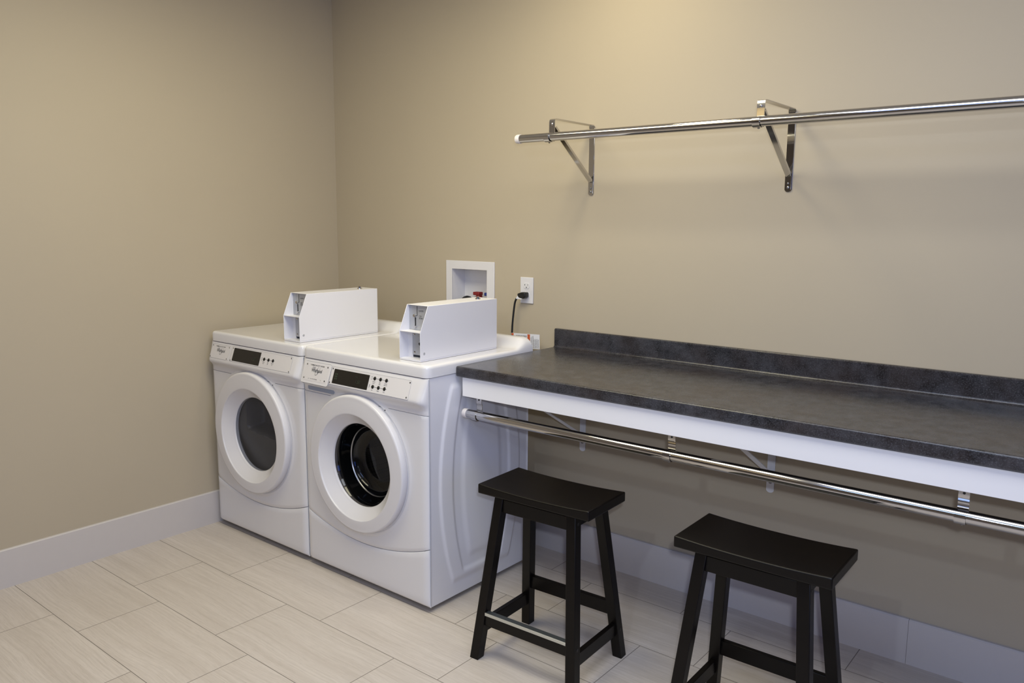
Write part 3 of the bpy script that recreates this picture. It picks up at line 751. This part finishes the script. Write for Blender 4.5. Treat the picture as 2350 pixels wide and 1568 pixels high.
# ------------------------------------------------------------------ stools
def stool():
    root = thing('saddle_stool', (0, 0, 0), '', 'stool', 'dark wooden saddle stools at the counter', world=False)
    L, W, T = 0.440, 0.236, 0.034
    bm = bmesh.new(); NX, NY = 30, 6
    def zt(x): return 0.609-0.0075*(1-abs(2*x/L)**2.2)
    top = [[bm.verts.new((-L/2+L*i/NX, -W/2+W*j/NY, zt(-L/2+L*i/NX))) for j in range(NY+1)] for i in range(NX+1)]
    bot = [[bm.verts.new((-L/2+L*i/NX, -W/2+W*j/NY, 0.609-T)) for j in range(NY+1)] for i in range(NX+1)]
    for i in range(NX):
        for j in range(NY):
            bm.faces.new((top[i][j], top[i+1][j], top[i+1][j+1], top[i][j+1])); bm.faces.new((bot[i][j], bot[i][j+1], bot[i+1][j+1], bot[i+1][j]))
        for j in (0, NY): bm.faces.new((top[i][j], top[i+1][j], bot[i+1][j], bot[i][j]))
    for j in range(NY):
        for i in (0, NX): bm.faces.new((top[i][j], top[i][j+1], bot[i][j+1], bot[i][j]))
    obj('seat', bm, M['stool'], root, bevel=0.0045, seg=3, ang=40)
    X0, Y0, X1, Y1, zt_ = 0.143, 0.082, 0.195, 0.153, 0.572; hw = 0.0175
    def cen(z): f = z/zt_; return X1+(X0-X1)*f, Y1+(Y0-Y1)*f
    for sx in (-1, 1):
        for sy in (-1, 1):
            bm = bmesh.new(); V_ = []
            for z in (0, zt_):
                cx, cy = cen(z); V_.append([bm.verts.new((sx*cx+a*hw, sy*cy+b*hw, z)) for a, b in ((-1, -1), (1, -1), (1, 1), (-1, 1))])
            bm.faces.new(V_[0][::-1]); bm.faces.new(V_[1])
            for k in range(4): bm.faces.new((V_[0][k], V_[0][(k+1) % 4], V_[1][(k+1) % 4], V_[1][k]))
            lg = obj('leg', bm, M['stool'], root, bevel=0.002)
            if sx > 0:
                for z in (0.545, 0.105 if sy > 0 else 0.15):
                    cx, cy = cen(z); bm = bmesh.new(); tube(bm, [(cx+hw-0.001, sy*cy, z), (cx+hw+0.0006, sy*cy, z)], 0.0055, 14); obj('bolt_plug', bm, M['inkblack'], lg)
    def rail_x(nm, y_s, z0, z1, th):
        cx, cy = cen((z0+z1)/2); y = y_s*(cy+0.002)
        return obj(nm, B(-cx+0.006, cx-0.006, y-th/2, y+th/2, z0, z1), M['stool'], root, bevel=0.0015)
    def rail_y(nm, x_s, z0, z1, th):
        cx, cy = cen((z0+z1)/2); x = x_s*cx
        return obj(nm, B(x-th/2, x+th/2, -cy+0.006, cy-0.006, z0, z1), M['stool'], root, bevel=0.0015)
    rail_x('seat_rail', -1, 0.520, 0.566, 0.018); rail_x('seat_rail', 1, 0.520, 0.566, 0.018)
    rail_y('seat_rail', -1, 0.530, 0.572, 0.018); rail_y('seat_rail', 1, 0.530, 0.572, 0.018)
    fs = rail_x('stretcher', -1, 0.123, 0.168, 0.020); rail_x('stretcher', 1, 0.155, 0.203, 0.018)
    rail_y('stretcher', -1, 0.088, 0.132, 0.018); rail_y('stretcher', 1, 0.085, 0.130, 0.018)
    cx, cy = cen(0.146); y = -(cy+0.002)
    bm = bmesh.new(); box(bm, -cx+hw+0.001, cx-hw-0.001, y-0.0105, y+0.0095, 0.1682, 0.1700, 1); box(bm, -cx+hw+0.001, cx-hw-0.001, y-0.0125, y-0.0105, 0.1595, 0.1700)
    tag(obj('foot_strip', bm, [M['strip'], M['strip_top']], root, bevel=0.0004), 'bright metal foot strip')
    return root
st = stool(); st.location = (2.0205, -0.755, 0); st.rotation_euler = (0, 0, math.radians(2.4))
st['label'] = 'dark brown wooden saddle stool standing in front of the washing machine side'
dup(st, (2.753, -0.744, 0), math.radians(0.8), 'dark brown wooden saddle stool on the right, feet cut off by the picture edge')

# ------------------------------------------------------------------ plumbing box, socket, cord
pb = thing('laundry_outlet_box', (0.983, 0, 1.02), 'white recessed plumbing box in the back wall behind the washing machine', 'outlet box')
ox0, ox1, oz0, oz1 = 0.829, 1.1365, 1.005, 1.305; ix0, ix1, iz0, iz1 = 0.868, 1.090, 1.047, 1.2645
bm = bmesh.new()
rr = [[bm.verts.new((x, y, z)) for x, z in q] for y in (-0.006, -0.0005) for q in (((ox0, oz0), (ox1, oz0), (ox1, oz1), (ox0, oz1)), ((ix0, iz0), (ix1, iz0), (ix1, iz1), (ix0, iz1)))]
for A_, B_ in ((rr[0], rr[1]), (rr[2], rr[3]), (rr[0], rr[2]), (rr[1], rr[3])):
    for i in range(4): bm.faces.new((A_[i], A_[(i+1) % 4], B_[(i+1) % 4], B_[i]))
obj('frame', bm, M['plastic'], pb, bevel=0.0015)
bm = bmesh.new(); t_ = 0.002
box(bm, ix0-t_, ix0, -0.003, 0.088, iz0-t_, iz1+t_); box(bm, ix1, ix1+t_, -0.003, 0.088, iz0-t_, iz1+t_); box(bm, ix0, ix1, -0.003, 0.088, iz1, iz1+t_)
box(bm, ix0, ix1, -0.003, 0.088, iz0-t_, iz0); box(bm, ix0-t_, ix1+t_, 0.088, 0.090, iz0-t_, iz1+t_)
obj('recess', bm, M['plastic'], pb)
bm = bmesh.new(); tube(bm, [(0.9215, 0.045, iz0), (0.9215, 0.045, 1.108), (0.9215, 0.045, 1.121), (0.9215, 0.045, 1.129), (0.9215, 0.045, 1.1325)], [0.030, 0.030, 0.026, 0.016, 0.004], 28); obj('drain_hose_elbow', bm, M['black'], pb)
def valve(x, col, nm):
    bm = bmesh.new(); tube(bm, [(x, 0.05, iz0), (x, 0.05, 1.10), (x, 0.05, 1.10), (x, 0.05, 1.122)], [0.012, 0.012, 0.016, 0.016], 16); tube(bm, [(x, 0.05, 1.108), (x, 0.018, 1.108)], 0.011, 16); tube(bm, [(x-0.024, 0.045, 1.09), (x-0.024, 0.045, 1.118), (x-0.024, 0.045, 1.127), (x-0.024, 0.045, 1.131)], [0.017, 0.017, 0.012, 0.003], 16); tube(bm, [(x-0.024, 0.045, 1.10), (x, 0.05, 1.10)], 0.010, 12)
    v = obj('valve', bm, M['brass'], pb)
    bm = bmesh.new(); box(bm, x-0.014, x+0.008, 0.035, 0.062, 1.1215, 1.139); box(bm, x-0.030, x+0.009, 0.033, 0.064, 1.139, 1.155)
    tag(obj('valve_handle', bm, col, v, bevel=0.003), nm)
valve(0.999, M['red'], 'red valve handle'); valve(1.070, M['blue'], 'blue valve handle')

so = thing('wall_socket', (1.3285, 0, 1.127), 'white duplex wall socket above the counter end with a plug in its lower half', 'wall socket')
bm = bmesh.new(); plate(bm, (0, -0.0005, 0), (1, 0, 0), (0, 0, 1), rrect(1.2920, 1.3645, 1.1265, 1.2445, 0.003), 0.0055); obj('cover_plate', bm, M['plastic'], so, bevel=0.0018)
for zc in (1.2065, 1.165):
    bm = bmesh.new(); pts = [(1.3285+0.0170*math.cos(math.radians(a))*1.0, zc+max(-0.0135, min(0.0135, 0.0170*math.sin(math.radians(a))))) for a in range(0, 360, 12)]
    plate(bm, (0, -0.0055, 0), (1, 0, 0), (0, 0, 1), pts, 0.0022); rc = obj('receptacle', bm, M['plastic'], so, bevel=0.0005)
    bm = bmesh.new(); box(bm, 1.3195, 1.3212, -0.0081, -0.0077, zc+0.000, zc+0.0075); box(bm, 1.3165, 1.3212, -0.0081, -0.0077, zc+0.003, zc+0.0046); box(bm, 1.3350, 1.3366, -0.0081, -0.0077, zc+0.000, zc+0.0075)
    plate(bm, (0, -0.0077, 0), (1, 0, 0), (0, 0, 1), circ(1.3285, zc-0.0075, 0.0026, 12), 0.0004); obj('contact_slot', bm, M['inkblack'], rc)
bm = bmesh.new(); dome(bm, (1.3285, -0.006, 1.1858), (0, -1, 0), 0.003, 0.001); obj('cover_screw', bm, M['plastic'], so)

cordr = thing('power_cord', (1.27, -0.04, 0.93), 'black power cord hanging from the wall socket down behind the washing machine', 'power cord')
def bez(p, n=24):
    out = []
    for i in range(len(p)-1):
        a = p[max(i-1, 0)]; b = p[i]; c = p[i+1]; d = p[min(i+2, len(p)-1)]
        for k in range(n):
            t = k/n; out.append(tuple(0.5*((2*b[j])+(-a[j]+c[j])*t+(2*a[j]-5*b[j]+4*c[j]-d[j])*t*t+(-a[j]+3*b[j]-3*c[j]+d[j])*t**3) for j in range(3)))
    out.append(tuple(p[-1])); return out
bm = bmesh.new(); tube(bm, bez([(1.302, -0.030, 1.1575), (1.293, -0.032, 1.150), (1.283, -0.033, 1.128), (1.277, -0.035, 1.08), (1.273, -0.038, 1.02), (1.272, -0.042, 0.93), (1.268, -0.06, 0.70)], 10), 0.0045, 14); obj('cable', bm, M['black'], cordr)
bm = bmesh.new(); plate(bm, (0, -0.0395, 0), (1, 0, 0), (0, 0, 1), [(1.2995, 1.172), (1.322, 1.179), (1.343, 1.179), (1.344, 1.158), (1.334, 1.150), (1.316, 1.150), (1.301, 1.161)], 0.0) if False else None
pts = [(1.2995, 1.171), (1.322, 1.1785), (1.343, 1.1785), (1.344, 1.157), (1.334, 1.150), (1.316, 1.1505), (1.301, 1.160)]
a = [bm.verts.new((x, -0.039, z)) for x, z in pts]; b = [bm.verts.new((x, -0.0085, z)) for x, z in pts]
bm.faces.new(a); bm.faces.new(b[::-1])
for i in range(7): bm.faces.new((a[i], a[(i+1) % 7], b[(i+1) % 7], b[i]))
obj('plug', bm, M['black'], cordr, bevel=0.004, seg=3)
bm = bmesh.new(); tube(bm, [(1.299, -0.031, 1.1555), (1.2935, -0.032, 1.1475)], 0.0056, 14)
plate(bm, (0, -0.0405, 0), (1, 0, 0), (0, 0, 1), [(1.298, 1.150), (1.303, 1.162), (1.313, 1.1525), (1.329, 1.1512), (1.328, 1.1475), (1.309, 1.1475)], 0.0012)
obj('cord_label', bm, M['paper'], cordr)
tg = thing('warning_tag', (1.365, -0.06, 0.94), 'white printed warning tag with orange bands sticking out behind the washing machine', 'tag')
bm = bmesh.new(); to = Vector((1.289, -0.062, 0.930)); tex = Vector((1, 0.05, 0.02)).normalized(); tey = Vector((-0.02, 0, 1)).normalized()
plate(bm, to, tex, tey, [(0, 0), (0.154, 0), (0.154, 0.066), (0, 0.064)], 0.0012); obj('sheet', bm, M['paper'], tg)
bm = bmesh.new()
for xa, xb in ((0.001, 0.013), (0.089, 0.103)): plate(bm, to+Vector((0, -0.0013, 0)), tex, tey, [(xa, 0), (xb, 0), (xb, 0.0635), (xa, 0.0635)], 0.0002)
obj('orange_band', bm, M['orange'], tg)
bm = bmesh.new()
for i in range(8):
    xa = 0.1075+i*0.0056; h1 = random.choice([0.060, 0.058, 0.05, 0.044]); z = 0.003
    while z < h1:
        s_ = random.uniform(0.002, 0.006); plate(bm, to+Vector((0, -0.0013, 0)), tex, tey, [(xa, z), (xa+0.0020, z), (xa+0.0020, min(z+s_, h1)), (xa, min(z+s_, h1))], 0.0002); z += s_+0.0011
for i in range(9):
    z = 0.050; xa = 0.028+i*0.0066; plate(bm, to+Vector((0, -0.0013, 0)), tex, tey, [(xa, z), (xa+0.0028, z), (xa+0.0028, z+0.0075*random.uniform(0.5, 1)), (xa, z+0.0075)], 0.0002)
obj('print_lines', bm, M['inkblack'], tg)
